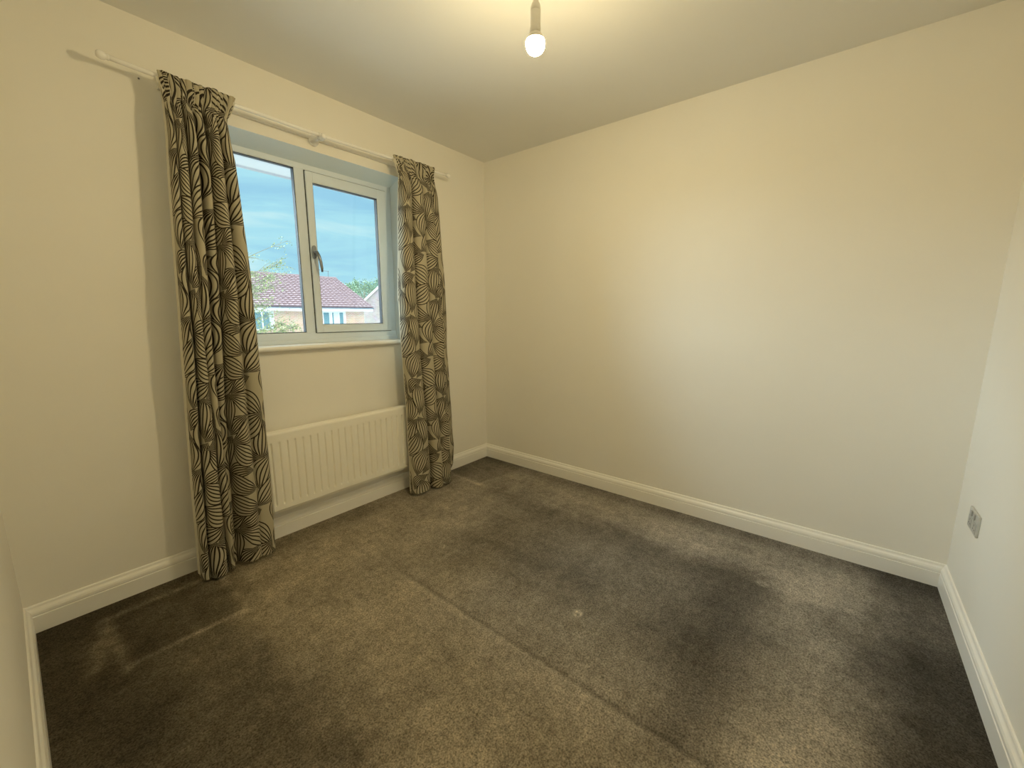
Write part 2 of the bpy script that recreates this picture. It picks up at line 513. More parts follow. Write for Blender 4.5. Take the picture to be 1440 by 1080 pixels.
# flattened outline of a chest that stood by the north wall
def seg_line(x0, y0, x1, y1, w):
    dx, dy = x1 - x0, y1 - y0; L2 = dx * dx + dy * dy
    tt = np.clip(((GX - x0) * dx + (GY - y0) * dy) / L2, 0, 1)
    return np.exp(-(((GX + 0.006 * n_mid - x0 - tt * dx) ** 2 + (GY + 0.006 * n_mid - y0 - tt * dy) ** 2) / w ** 2))
rect = [(-2.385, -0.122, -2.014, -0.122), (-2.005, -0.122, -2.012, -0.500), (-2.012, -0.490, -2.372, -0.490), (-2.385, -0.17, -2.372, -0.51)]
inside = sm(-2.39, -2.37, GX) * sm(-2.0, -2.02, GX) * sm(-0.50, -0.48, GY) * sm(-0.12, -0.14, GY)
V *= 1 - 0.18 * inside
for i, q in enumerate(rect): V += (0.34 if i != 2 else 0.55) * seg_line(*q, 0.016 if i != 2 else 0.011) * (0.75 + n_mid)
V += 0.35 * seg_line(-2.38, -0.14, -2.45, -0.42, 0.03) * (0.6 + n_mid)
V += 0.30 * seg_line(-0.482, -0.10, -0.495, -0.37, 0.012) + 0.25 * seg_line(-0.49, -0.37, -0.30, -0.40, 0.016)
V += 0.16 * seg_line(-0.62, -0.35, -1.0, -0.7, 0.03)
sl = np.exp(-((GX + 1.452 + 0.008 * n_mid) / 0.010) ** 2) * sm(-0.62, -0.9, GY)
V *= 1 - 0.30 * sl
sl2 = np.exp(-((GX + 1.476 + 0.008 * n_mid) / 0.012) ** 2) * sm(-0.62, -0.9, GY)
V += 0.16 * sl2
spots = [(-0.481, -2.125, 0.020, .9), (-1.173, -1.568, 0.017, .9), (-1.191, -0.770, 0.015, .8)]
dent = np.zeros_like(GX)
for (sx, sy, sr, sa) in spots:
    d = np.hypot(GX - sx, GY - sy)
    ringm = np.exp(-((d - sr * .75) / (sr * .4)) ** 2)
    V += sa * ringm * (0.8 + n_mid); V -= 0.35 * np.exp(-(d / (sr * .45)) ** 2); dent += np.exp(-(d / sr) ** 2)
V *= 1 + 0.50 * n_lo + 0.40 * n_mid + 0.30 * n_st
V = np.clip(V, 0.2, 2.4)
Zf = 0.0010 * n_mid - 0.004 * sl + 0.001 * sl2 - 0.004 * dent - 0.0015
Zf = np.minimum(Zf, 0.0)
# hue: browner on the worn west half, greyer by the east and south walls
mixw = np.clip(sm(-0.2, -2.4, GX) * 0.8 + 0.3 * sm(-1.2, 0, GY), 0, 1)
BASE_G = np.array([0.395, 0.362, 0.320]); BASE_B = np.array([0.440, 0.372, 0.260])
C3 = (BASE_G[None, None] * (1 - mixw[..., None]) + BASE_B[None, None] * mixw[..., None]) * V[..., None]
vid = np.arange(NX * NY).reshape(NX, NY)
quads = np.stack([vid[:-1, :-1], vid[1:, :-1], vid[1:, 1:], vid[:-1, 1:]], -1).reshape(-1, 4)
me = bpy.data.meshes.new('floor')
me.from_pydata(np.stack([GX, GY, Zf], -1).reshape(-1, 3).tolist(), [], quads.tolist())
ca = me.color_attributes.new('WearShade', 'FLOAT_COLOR', 'POINT')
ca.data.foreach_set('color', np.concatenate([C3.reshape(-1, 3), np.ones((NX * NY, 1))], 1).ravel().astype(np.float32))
me.polygons.foreach_set('use_smooth', np.ones(len(me.polygons), bool))
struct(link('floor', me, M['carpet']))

# baseboards: flat face, fine groove, ogee top
BH, BT = 0.107, 0.018
PROF = [(0, -0.01), (BT, -0.01), (BT, 0.064), (BT - .0035, 0.066), (BT - .0035, 0.0685), (BT - .0005, 0.071), (BT - .001, 0.080), (BT - .004, 0.088),
        (BT - .009, 0.094), (BT - .0105, 0.097), (BT - .0115, 0.103), (BT - .0135, 0.1065), (0, BH)]


def baseboard(name, axis, sgn, plane, a0, a1, m0, m1):
    """mitred run; profile depth d goes from the wall plane into the room"""
    bm = bmesh.new()
    A, B = [], []
    for (d, z) in PROF:
        if axis == 'x':
            A.append(bm.verts.new((a0 + m0 * d, plane + sgn * d, z))); B.append(bm.verts.new((a1 - m1 * d, plane + sgn * d, z)))
        else:
            A.append(bm.verts.new((plane + sgn * d, a0 + m0 * d, z))); B.append(bm.verts.new((plane + sgn * d, a1 - m1 * d, z)))
    k = len(PROF)
    for i in range(k):
        j = (i + 1) % k; bm.faces.new((A[i], A[j], B[j], B[i]))
    bm.faces.new(A[::-1]); bm.faces.new(B)
    return struct(bm_obj(name, bm, M['gloss']))


baseboard('baseboard_north', 'x', -1, 0, -ROOM_W, 0, 1, 1)
baseboard('baseboard_east', 'y', -1, 0, -ROOM_L, 0, 1, 1)
baseboard('baseboard_south', 'x', 1, -ROOM_L, -ROOM_W, 0, 1, 1)
baseboard('baseboard_west', 'y', 1, -ROOM_W, -ROOM_L, 0, 1, 1)

# painted batten on the wall behind the curtain pole
struct(box('trim_1', -1.97, -0.60, -0.014, 0.001, 2.104, 2.150, M['wall'], None, 0.001))

# ------------------------------------------------------------------ window
FY0, FY1 = 0.105, 0.136
win = link('window_1', None, loc=(-1.34, FY0, OZ0)); struct(win)
FT = 0.052
ZB0, ZT1 = OZ0, 2.018
GL0 = 1.096          # bottom of openings
ZG1 = 1.979
MX0, MX1 = -1.398, -1.338
bm = bmesh.new()
add_box(bm, OX0, OX1, FY0, FY1, ZB0, GL0, 0.004)                  # sill member
add_box(bm, OX0, OX1, FY0, FY1, ZG1, ZT1, 0.004)
add_box(bm, OX0, OX0 + 0.05, FY0, FY1, GL0 - .004, ZG1 + .004, 0.004)
add_box(bm, OX1 - 0.05, OX1, FY0, FY1, GL0 - .004, ZG1 + .004, 0.004)
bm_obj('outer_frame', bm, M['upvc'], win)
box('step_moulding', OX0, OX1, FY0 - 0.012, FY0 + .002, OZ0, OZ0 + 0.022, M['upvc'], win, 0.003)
bm = bmesh.new()
add_box(bm, MX0, MX1, FY0, FY1, GL0 - .004, ZG1 + .004, 0.004)
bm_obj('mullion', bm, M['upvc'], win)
# fixed light: gasket widened to paint the frame return's shade, then the pane
fx0, fx1 = OX0 + 0.05, MX0


def ring_frame(bm, x0, x1, z0, z1, wl, wr, wb, wt, y0, y1, bev):
    add_box(bm, x0, x0 + wl, y0, y1, z0, z1, bev); add_box(bm, x1 - wr, x1, y0, y1, z0, z1, bev)
    add_box(bm, x0 + wl - .002, x1 - wr + .002, y0, y1, z0, z0 + wb, bev); add_box(bm, x0 + wl - .002, x1 - wr + .002, y0, y1, z1 - wt, z1, bev)


bm = bmesh.new(); ring_frame(bm, fx0 - .001, fx1 + .001, GL0 - .001, ZG1 + .001, .004, .004, .004, .004, FY0 + .004, FY0 + .0311, 0)
gk = bm_obj('gasket', bm, M['gasket'], win); gk['label'] = 'dark glazing gasket, widened as shade on the frame return'
bm = bmesh.new(); add_box(bm, fx0 + .002, fx1 - .002, FY0 + .0255, FY0 + .0305, GL0 + .002, ZG1 - .002)
bm_obj('pane', bm, M['glass'], win)
# opening sash
sx0, sx1 = MX1 - .006, OX1 - .046
sz0, sz1 = GL0 - .002, ZG1 - .004
bm = bmesh.new(); ring_frame(bm, sx0, sx1, sz0, sz1, .038, .062, .046, .056, FY0 - .014, FY0 + .020, .004)
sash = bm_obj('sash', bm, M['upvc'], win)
bm = bmesh.new(); ring_frame(bm, sx0 - .003, sx1 + .003, sz0 - .003, sz1 + .003, .006, .006, .006, .006, FY0 - .004, FY0 + .002, 0)
q = bm_obj('gasket', bm, M['gasket'], sash); q['label'] = 'black seal around the sash'
bm = bmesh.new(); ring_frame(bm, sx0 + .036, sx1 - .060, sz0 + .044, sz1 - .054, .0045, .0045, .0045, .0045, FY0 - .008, FY0 + .0202, 0)  # pane gasket, deepened as painted shade over the sash's inner faces
bm_obj('gasket', bm, M['gasket'], sash)
bm = bmesh.new(); add_box(bm, sx0 + .034, sx1 - .058, FY0 + .0125, FY0 + .0175, sz0 + .042, sz1 - .052)
bm_obj('pane', bm, M['glass'], sash)
# handle: oval base on the sash stile, cranked lever hanging down into view
hx, hy = sx0 + 0.014, FY0 - 0.014
bm = bmesh.new()
prof = []
for i in range(24):
    a = 2 * math.pi * i / 24
    prof.append((hx + 0.0115 * math.cos(a), 1.545 + 0.026 * math.sin(a) + (0.010 if math.sin(a) > 0 else -0.010)))
add_prism(bm, prof, 'y', hy - 0.014, hy + .001)
hb = bm_obj('handle', bm, M['handle'], win); hb['label'] = 'grey window handle'
bm = bmesh.new()
add_tube(bm, [(hx + .002, hy - .010, 1.545), (hx + .004, hy - .030, 1.542), (hx + .009, hy - .042, 1.520), (hx + .014, hy - .046, 1.49), (hx + .018, hy - .046, 1.455), (hx + .018, hy - .046, 1.435)],
         [.009, .009, .0085, .008, .0075, .006], 14)
bm_obj('lever', bm, M['handle'], hb, True)
# sill board with a rounded nose
bm = bmesh.new()
add_prism(bm, [(FY0 - .002, OZ0 - .025), (FY0 - .002, OZ0), (-0.026, OZ0), (-0.032, OZ0 - .003), (-0.035, OZ0 - .010), (-0.035, OZ0 - .016), (-0.032, OZ0 - .022), (-0.026, OZ0 - .025)], 'x', OX0 + .001, OX1 - .001)
# ears past the reveal
add_prism(bm, [(0.0, OZ0 - .025), (0.0, OZ0), (-0.026, OZ0), (-0.032, OZ0 - .003), (-0.035, OZ0 - .010), (-0.035, OZ0 - .016), (-0.032, OZ0 - .022), (-0.026, OZ0 - .025)], 'x', OX1 - .001, OX1 + .03)
add_prism(bm, [(0.0, OZ0 - .025), (0.0, OZ0), (-0.026, OZ0), (-0.032, OZ0 - .003), (-0.035, OZ0 - .010), (-0.035, OZ0 - .016), (-0.032, OZ0 - .022), (-0.026, OZ0 - .025)], 'x', OX0 - .03, OX0 + .001)
bm_obj('window_sill', bm, M['gloss'], win)

# eaves of this house above the window, seen through the glass
bm = bmesh.new(); add_box(bm, -4.2, 2.6, WT, 0.69, 2.10, 2.112); struct(bm_obj('trim_2', bm, M['soffit']))
bm = bmesh.new(); add_box(bm, -4.2, 2.6, 0.69, 0.71, 2.10, 2.26, .002); struct(bm_obj('trim_3', bm, M['gutter']))
bm = bmesh.new()
pr = []
for i in range(13):
    a = math.pi + math.pi * i / 12; pr.append((0.765 + 0.055 * math.cos(a), 2.165 + 0.058 * math.sin(a)))
for i in range(13):
    a = 2 * math.pi - math.pi * i / 12; pr.append((0.765 + 0.051 * math.cos(a), 2.165 + 0.054 * math.sin(a)))
add_prism(bm, pr, 'x', -4.2, 2.6); struct(bm_obj('trim_4', bm, M['gutter']))
bm = bmesh.new()
add_prism(bm, [(0.30, 2.36), (0.82, 2.20), (0.82, 2.23), (0.30, 2.46)], 'x', -4.2, 2.6); struct(bm_obj('trim_5', bm, M['roof']))
# outer brick leaf of this house, left and right of the opening and below it
for i, q in enumerate([(-4.2, OX0, -2.6, 2.10), (OX1, 2.6, -2.6, 2.10), (OX0, OX1, -2.6, OZ0 - .03), (OX0, OX1, 2.02, 2.10)]):
    struct(box('trim_%d' % (6 + i), q[0], q[1], WT, WT + .02, q[2], q[3], M['render_out']))

# ------------------------------------------------------------------ radiator
RX0, RX1, RZ0, RZ1 = -1.735, -0.872, 0.176, 0.603
RYF, RYB = -0.090, -0.045
rad = thing('radiator', 'cream ribbed panel radiator on the wall under the window', 'radiator', ((RX0 + RX1) / 2, 0, RZ0))


def radiator_panel():
    """pressed front: flat margins top and bottom, vertical flutes between"""
    bm = bmesh.new()
    pitch = 0.0398
    xs_, ys_ = [], []
    x = RX0 + 0.004
    k = 0
    pts = [(RX0 + .0, 0.012), (RX0 + .003, 0.004), (RX0 + 0.008, 0.0)]
    xx = RX0 + 0.014
    while xx + pitch < RX1 - 0.010:
        pts += [(xx + 0.0008, 0.0), (xx + 0.0035, 0.0075), (xx + 0.0080, 0.0085), (xx + 0.0115, 0.0020), (xx + 0.0145, 0.0)]
        xx += pitch
    pts += [(RX1 - .008, 0.0), (RX1 - .003, 0.004), (RX1, 0.012)]
    zs_ = [(RZ0, 0.0, 0.012), (RZ0 + .004, 0, 0.003), (RZ0 + .010, 0, 0), (RZ0 + .034, 0, 0), (RZ0 + .046, 1, 0),
           (RZ1 - .062, 1, 0), (RZ1 - .050, 0, 0), (RZ1 - .012, 0, 0), (RZ1 - .004, 0, 0.003), (RZ1, 0, 0.012)]
    grid = []
    for (z, fl, back) in zs_:
        row = []
        for i, (px, d) in enumerate(pts):
            dd = d if (i < 3 or i >= len(pts) - 3) else d * fl
            row.append(bm.verts.new((px, RYF + max(dd, back), z)))
        grid.append(row)
    for A, B in zip(grid, grid[1:]):
        for i in range(len(pts) - 1): bm.faces.new((A[i], A[i + 1], B[i + 1], B[i]))
    # sides and back
    per = grid[0] + [r[-1] for r in grid[1:-1]] + grid[-1][::-1] + [r[0] for r in grid[1:-1]][::-1]
    back = [bm.verts.new((v.co.x, RYB, v.co.z)) for v in per]
    for i in range(len(per)):
        j = (i + 1) % len(per); bm.faces.new((per[j], per[i], back[i], back[j]))
    bm.faces.new(back)
    return bm


bm_obj('panel', radiator_panel(), M['radiator'], rad)
# lower seam flange
box('bottom_flange', RX0 + .01, RX1 - .01, -0.074, -0.062, RZ0 - .012, RZ0 + .002, M['radiator'], rad, .002)
for bx in (RX0 + .13, RX1 - .13):
    box('wall_bracket', bx - .02, bx + .02, RYB - .001, 0.0, RZ0 + .05, RZ1 - .08, M['radiator'], rad, .003)

# ------------------------------------------------------------------ curtain pole
def pole_z(x):
    return float(np.interp(x, [-2.14, -1.70, -1.33, -0.90, -0.45], [2.125, 2.109, 2.105, 2.113, 2.128]))


PY = -0.090
pole = thing('curtain_pole', 'slim white curtain pole running above the window', 'curtain pole', (-1.33, 0, 2.105))
bm = bmesh.new()
px_ = np.linspace(-2.125, -0.475, 40)
add_tube(bm, [(x, PY, pole_z(x)) for x in px_], 0.0085, 16)
bm_obj('rod', bm, M['pole'], pole, True)
for s, x in ((-1, -2.120), (1, -0.478)):
    bm = bmesh.new()
    prof = [(0, 0), (.0125, 0), (.0135, .004), (.0115, .008), (.0115, .012), (.0165, .016), (.0185, .026), (.0170, .036), (.0105, .043), (0, .045)]
    add_lathe(bm, [(r * .8, s * h * .8) for r, h in prof], (x, PY, pole_z(x)), 24, 'x')
    bm_obj('finial', bm, M['pole'], pole, True)
bm = bmesh.new()
bxm = -1.335; bz = pole_z(bxm) - .006
add_lathe(bm, [(0, 0.0), (.026, 0.0), (.026, -.006), (.012, -.012), (.009, -.05), (.009, -.082)], (bxm, -0.008, bz), 24, 'y')
add_lathe(bm, [(.0105, -.013), (.0165, -.013), (.0180, -.008), (.0180, .008), (.0165, .013), (.0105, .013)], (bxm, PY, bz), 24, 'x')
add_lathe(bm, [(.0165, 0), (.0120, -.008), (.0125, -.016), (.0085, -.021), (0, -.022)], (bxm, PY - .014, bz - .004), 20, 'y')
bm_obj('bracket', bm, M['pole'], pole, True)


# ------------------------------------------------------------------ curtains
def curtain(label, XL, XR, valleys, depth, base, zb_fn, hem_w, warp, lining_left, seed):
    """XL/XR: tables z->x of the two edges. valleys: list of (w at top, w at mid, w at bottom).
    depth(i, z): how far ridge i stands out. base(w, z): y of the valleys."""
    r = random.Random(seed)
    nu_per, NZ = 26, 150
    nf = len(valleys) + 1
    jit = [(r.uniform(-1, 1), r.uniform(-1, 1), r.uniform(0, 6.28)) for _ in range(nf * 8)]
    heads = 21
    cols = nf * nu_per + 1
    P = np.zeros((NZ + 1, cols, 3))
    for iz in range(NZ + 1):
        tz = iz / NZ
        tz = tz ** 1.0
        ztop_ref = 2.10
        zn = 0.02 + (ztop_ref - 0.02) * tz              # nominal height
        xl, xr = interp(XL, zn), interp(XR, zn)
        vw = [0.0] + [float(np.interp(zn, [0.02, 1.05, 2.0], [v[2], v[1], v[0]])) for v in valleys] + [1.0]
        head = max(0.0, min(1.0, (zn - 1.965) / 0.05))     # gathered heading tape zone
        pinch = math.exp(-((zn - 1.985) / 0.05) ** 2)
        c = 0
        for f in range(nf):
            w0, w1 = vw[f], vw[f + 1]
            D = depth(f, zn) * (1 - 0.78 * head) * (1 - 0.25 * pinch)
            for k in range(nu_per + (1 if f == nf - 1 else 0)):
                t = k / nu_per
                ww = w0 + (w1 - w0) * (t - warp[f] * math.sin(2 * math.pi * t) / (2 * math.pi))
                prof = max(0.0, math.sin(math.pi * t)) ** 0.62
                skew = jit[f][0] * 0.22
                ts = t + skew * t * (1 - t)
                prof = max(0.0, math.sin(math.pi * min(1, max(0, ts)))) ** 0.62
                x = xl + (xr - xl) * ww
                x += 0.006 * math.sin(zn * (2.0 + jit[f][1]) + jit[f][2]) * math.sin(math.pi * ww)
                y = base(ww, zn) - D * prof
                # fine wrinkles and pencil pleats in the heading
                g = (c / (cols - 1))
                y -= head * 0.0075 * (0.5 + 0.5 * math.cos(2 * math.pi * heads * g + 1.2 * math.sin(zn * 30)))
                x += head * 0.004 * math.sin(2 * math.pi * heads * g)
                y += (1 - head) * 0.003 * math.sin(7 * zn + 13 * g + jit[f][2]) + 0.0015 * math.sin(19 * zn - 23 * g)
                zbot = zb_fn(ww)
                ztop = pole_z(xl + (xr - xl) * ww) + 0.012 + 0.0015 * math.sin(2 * math.pi * 9 * g + seed)
                z = zbot + (ztop - zbot) * tz
                P[iz, c] = (x, y, z)
                c += 1
    # fabric coordinate: arc length at knee height, same for every row
    ref = P[int(NZ * 0.2)]
    seg = np.hypot(np.diff(ref[:, 0]), np.diff(ref[:, 1]))
    U = np.concatenate([[0], np.cumsum(seg)]) * 0.78
    root = thing('curtain', label, 'curtain', (float((P[0, 0, 0] + P[0, -1, 0]) / 2), float(P[0, :, 1].mean()), 0.0), 'leaf print curtains at the window')
    loc = np.array(root.location)

    def build(name, Q, mat, uv, flip=False):
        vid = np.arange((NZ + 1) * cols).reshape(NZ + 1, cols)
        q = np.stack([vid[:-1, :-1], vid[:-1, 1:], vid[1:, 1:], vid[1:, :-1]], -1).reshape(-1, 4)
        if flip: q = q[:, ::-1]
        me = bpy.data.meshes.new(name)
        me.from_pydata((Q.reshape(-1, 3) - loc).tolist(), [], q.tolist())
        me.polygons.foreach_set('use_smooth', np.ones(len(me.polygons), bool))
        if uv:
            ul = me.uv_layers.new(name='UVMap')
            li = np.empty(len(me.loops), np.int32); me.loops.foreach_get('vertex_index', li)
            uu = np.broadcast_to(U[None, :], (NZ + 1, cols)).ravel()
            vv = np.broadcast_to((np.arange(NZ + 1) / NZ * 2.10 * 0.86)[:, None], (NZ + 1, cols)).ravel()
            ul.data.foreach_set('uv', np.stack([uu[li], vv[li]], -1).ravel().astype(np.float32))
        return link(name, me, mat, root)
    build('printed_fabric', P, M['fabric'], True)
    # lining hangs just behind, following the folds
    dU = np.gradient(P, axis=1); dV = np.gradient(P, axis=0)
    nrm = np.cross(dU, dV); nrm /= np.maximum(np.linalg.norm(nrm, axis=2, keepdims=True), 1e-9)
    if nrm[..., 1].mean() < 0: nrm = -nrm
    Q = P + nrm * 0.0035
    Q[:, :, 2] -= 0.0
    lift = np.linspace(0.012, 0, 8)
    for i in range(8): Q[i, :, 2] += lift[i]; Q[NZ - i, :, 2] -= 0.02 * (1 - i / 8)
    Q[:, 0, 0] -= lining_left; Q[:, 1, 0] -= lining_left * .6
    ln = build('lining', Q, M['lining'], False, True); ln['label'] = 'plain cream lining behind the print'
    return root


LL = [(2.125, -1.990), (2.043, -1.979), (1.875, -1.982), (1.603, -1.998), (1.32, -2.013), (0.872, -2.034), (0.457, -2.055), (0.028, -2.070)]
LR = [(2.100, -1.728), (2.05, -1.744), (2.00, -1.768), (1.90, -1.766), (1.833, -1.758), (1.553, -1.749), (1.335, -1.742), (1.015, -1.744), (0.704, -1.750), (0.407, -1.752), (0.003, -1.768)]
# valleys (w at top, mid, bottom)
VL = [(.10, .12, .09), (.26, .24, .31), (.41, .37, .40), (.55, .51, .49), (.78, .74, .80)]


def dep_l(i, z):
    top = [.045, .060, .055, .060, .070, .050][i]; mid = [.070, .080, .070, .050, .060, .034][i]; bot = [.066, .090, .075, .012, .026, .016][i]
    return float(np.interp(z, [0.02, 1.05, 2.0], [bot, mid, top]))


def base_l(w, z):
    k = float(np.interp(z, [0.02, 0.9, 2.1], [1, .6, .2]))
    flat = 0.060 * k * float(np.clip((w - 0.5) / 0.15, 0, 1))      # the flat right-hand panel stands further out
    return -0.106 - flat


curtain('leaf print curtain left of the window, with a shadow on the bare wall beside it', LL, LR, VL, dep_l, base_l,
        lambda w: 0.014 + 0.010 * w, 0.05, [.95, 1.0, 1.0, .5, .3, .2], 0.008, 3)

RL = [(2.100, -0.917), (2.06, -0.900), (2.0, -0.880), (1.843, -0.897), (1.57, -0.914), (1.286, -0.928), (1.208, -0.924), (0.897, -0.920), (0.523, -0.908), (0.219, -0.906), (0.03, -0.912)]
RR = [(2.135, -0.588), (2.04, -0.606), (1.91, -0.578), (1.591, -0.554), (1.21, -0.528), (0.925, -0.522), (0.313, -0.482), (0.16, -0.466), (0.03, -0.470)]
VR = [(.24, .27, .37), (.47, .54, .555), (.74, .82, .76)]


def dep_r(i, z):
    top = [.070, .075, .070, .045][i]; mid = [.085, .095, .080, .035][i]; bot = [.070, .105, .095, .016][i]
    return float(np.interp(z, [0.02, 1.05, 2.0], [bot, mid, top]))


def base_r(w, z):
    k = float(np.interp(z, [0.02, 0.9, 2.1], [1, .5, .1]))
    return -0.106 - 0.030 * k * float(np.clip(1 - w / 0.75, 0, 1)) + 0.02 * k * float(np.clip((w - .8) / .2, 0, 1))


curtain('leaf print curtain right of the window, next to the room corner', RL, RR, VR, dep_r, base_r,
        lambda w: 0.014 + 0.085 * max(0.0, (w - 0.76) / 0.24) ** 0.8, 0.05, [.7, .95, .9, .4], 0.004, 11)

nail = thing('nail', 'tiny dark nail head in the bare wall left of the left curtain', 'nail', (-2.024, 0, 2.122))
bm = bmesh.new(); add_lathe(bm, [(0, .004), (.0015, .004), (.0015, -.002), (.0034, -.002), (.0030, -.0035), (0, -.0042)], (-2.024, 0, 2.122), 14, 'y')
bm_obj('nail_head', bm, M['socket_dark'], nail, True)

# ------------------------------------------------------------------ pendant lamp with a bare lit bulb
LX, LY = -1.285, -1.41
lamp = thing('pendant_lamp', 'bare lit bulb in a white pendant holder hanging from the ceiling', 'lamp', (LX, LY, 2.03))
bm = bmesh.new(); add_lathe(bm, [(0, H - .024), (.018, H - .024), (.034, H - .018), (.040, H - .004), (.040, H), (0, H)], (LX, LY, 0), 32)
bm_obj('ceiling_rose', bm, M['lamp_plastic'], lamp, True)
bm = bmesh.new(); add_tube(bm, [(LX, LY, 2.185), (LX, LY, H - .02)], 0.0032, 10)
bm_obj('cable', bm, M['lamp_plastic'], lamp, True)
bm = bmesh.new()
add_lathe(bm, [(0, 2.098), (.0165, 2.098), (.0175, 2.102), (.0175, 2.112), (.0165, 2.114), (.0165, 2.160), (.0160, 2.1605)], (LX, LY, 0), 32)
hd = bm_obj('lamp_holder', bm, M['lamp_plastic'], lamp, True)
bm = bmesh.new()
add_lathe(bm, [(0.0152, 2.1605), (.0168, 2.1625), (.0165, 2.170), (.0135, 2.180), (.0085, 2.189), (.0042, 2.194), (0, 2.194)], (LX, LY, 0), 32)
bm_obj('cap', bm, M['lamp_plastic'], hd, True)
bm = bmesh.new()
R = 0.031; zc = 2.066
add_lathe(bm, [(0, zc - R)] + [(R * math.sin(a), zc - R * math.cos(a)) for a in np.linspace(0.15, 1.95, 18)], (LX, LY, 0), 32)
bl = bm_obj('bulb', bm, M['bulb'], lamp, True); bl['label'] = 'glowing bulb'
bm = bmesh.new()
zt = zc - R * math.cos(1.95); rt = R * math.sin(1.95)
add_lathe(bm, [(rt + .0004, zt - .001), (rt, zt + .004), (.022, zt + .016), (.0160, 2.098), (0, 2.098)], (LX, LY, 0), 32)
bm_obj('collar', bm, M['lamp_plastic'], bl, True)

# ------------------------------------------------------------------ socket on the south wall
SX, SY, SZ = -0.276, -ROOM_L, 0.427
sk = thing('double_socket', 'brushed grey double power socket low on the right-hand wall', 'socket', (SX, SY, SZ))
box('plate', SX - .064, SX + .064, SY, SY + .008, SZ - .041, SZ + .041, M['plate'], sk, .003)
for s in (-1, 1):
    ins = box('socket_insert', SX + s * .032 - .024, SX + s * .032 + .024, SY + .0078, SY + .0092, SZ - .033, SZ + .008, M['socket_grey'], sk, .0005)
    for (dx, dz, w, h) in ((0, -.004, .004, .008), (-.011, -.020, .007, .004), (.011, -.020, .007, .004)):
        box('pin_slot', SX + s * .032 + dx - w / 2, SX + s * .032 + dx + w / 2, SY + .0091, SY + .0096, SZ + dz - h / 2, SZ + dz + h / 2, M['socket_dark'], ins)
    rk = box('rocker_switch', SX + s * .020 - .008, SX + s * .020 + .008, SY + .0078, SY + .0125, SZ + .014, SZ + .034, M['socket_grey'], sk, .001)

# ------------------------------------------------------------------ outside
GZ = -2.6
struct(box('ground', -30, 60, WT, 80, GZ - .2, GZ, M['bounce_ground']))

HY = 24.0
HX0, HX1 = -16.0, 13.62
ZE = 1.62            # eaves
ridge_y, ridge_z = HY + 4.45, 3.92
house = thing('house', 'pink brick house with a red tiled roof across the way', 'house', (-1, HY + 4, GZ))
bm = bmesh.new()
add_prism(bm, [(HY, GZ), (HY + 8.9, GZ), (HY + 8.9, ZE), (ridge_y, ridge_z - .14), (HY, ZE)], 'x', HX0, HX1)
bm_obj('wall', bm, M['brick'], house)


def tiles(bm, x0, x1, y_e, z_e, y_r, z_r, courses, pitch, npt):
    """lapped courses of rolled tiles down one slope"""
    sl = Vector((0, y_r - y_e, z_r - z_e)); up = Vector((0, -(z_r - z_e), y_r - y_e)).normalized() * (1 if y_r > y_e else -1)
    ncol = int((x1 - x0) / pitch * npt)
    for c in range(courses):
        a = Vector((0, y_e, z_e)) + sl * (c / courses); bq = Vector((0, y_e, z_e)) + sl * ((c + 1.12) / courses)
        A, B, C = [], [], []
        for i in range(ncol + 1):
            x = x0 + (x1 - x0) * i / ncol
            ph = (x / pitch) % 1.0
            roll = 0.035 * max(0, math.sin(math.pi * min(1, ph / 0.45))) if ph < 0.45 else 0.0
            A.append(bm.verts.new(Vector((x, 0, 0)) + a + up * (0.075 + roll)))
            B.append(bm.verts.new(Vector((x, 0, 0)) + bq + up * (0.005 + roll)))
            C.append(bm.verts.new(Vector((x, 0, 0)) + a + up * (0.0)))
        for i in range(ncol):
            bm.faces.new((A[i], A[i + 1], B[i + 1], B[i])); bm.faces.new((C[i], C[i + 1], A[i + 1], A[i]))


bm = bmesh.new(); tiles(bm, HX0 - .3, 14.12, HY - .38, ZE + .06, ridge_y, ridge_z, 17, 0.30, 4)
q = bm_obj('roof_tiles', bm, M['roof'], house); q['kind'] = 'stuff'
bm = bmesh.new()
add_prism(bm, [(ridge_y, ridge_z), (HY + 9.2, ZE + .05), (HY + 9.2, ZE), (ridge_y, ridge_z - .08), (HY - .36, ZE), (HY - .36, ZE + .05)], 'x', HX0 - .3, 14.10)
bm_obj('roof_deck', bm, M['roof'], house)
bm = bmesh.new()
k = 66
for i in range(k):
    xa = HX0 - .3 + (14.12 - HX0 + .3) * i / k; xb = HX0 - .3 + (14.12 - HX0 + .3) * (i + 1.04) / k
    pr = [(ridge_y + .13 * math.cos(a), ridge_z - .03 + .12 * math.sin(a) + .008 * (i % 2)) for a in np.linspace(0, math.pi, 7)]
    add_prism(bm, pr, 'x', xa, xb)
q = bm_obj('ridge_tiles', bm, M['roof'], house); q['kind'] = 'stuff'
box('fascia', HX0 - .3, 14.10, HY - .38, HY - .35, ZE - .22, ZE + .01, M['white_out'], house)
box('soffit', HX0 - .3, 14.10, HY - .36, HY + .02, ZE - .22, ZE - .20, M['white_out'], house)
bm = bmesh.new()
pr = [(HY - .44 + .06 * math.cos(a), ZE + .03 + .06 * math.sin(a)) for a in np.linspace(math.pi, 2 * math.pi, 9)]
add_prism(bm, pr, 'x', HX0 - .3, 14.12); q = bm_obj('gutter', bm, M['dark_out'], house); q['label'] = 'dark gutter'


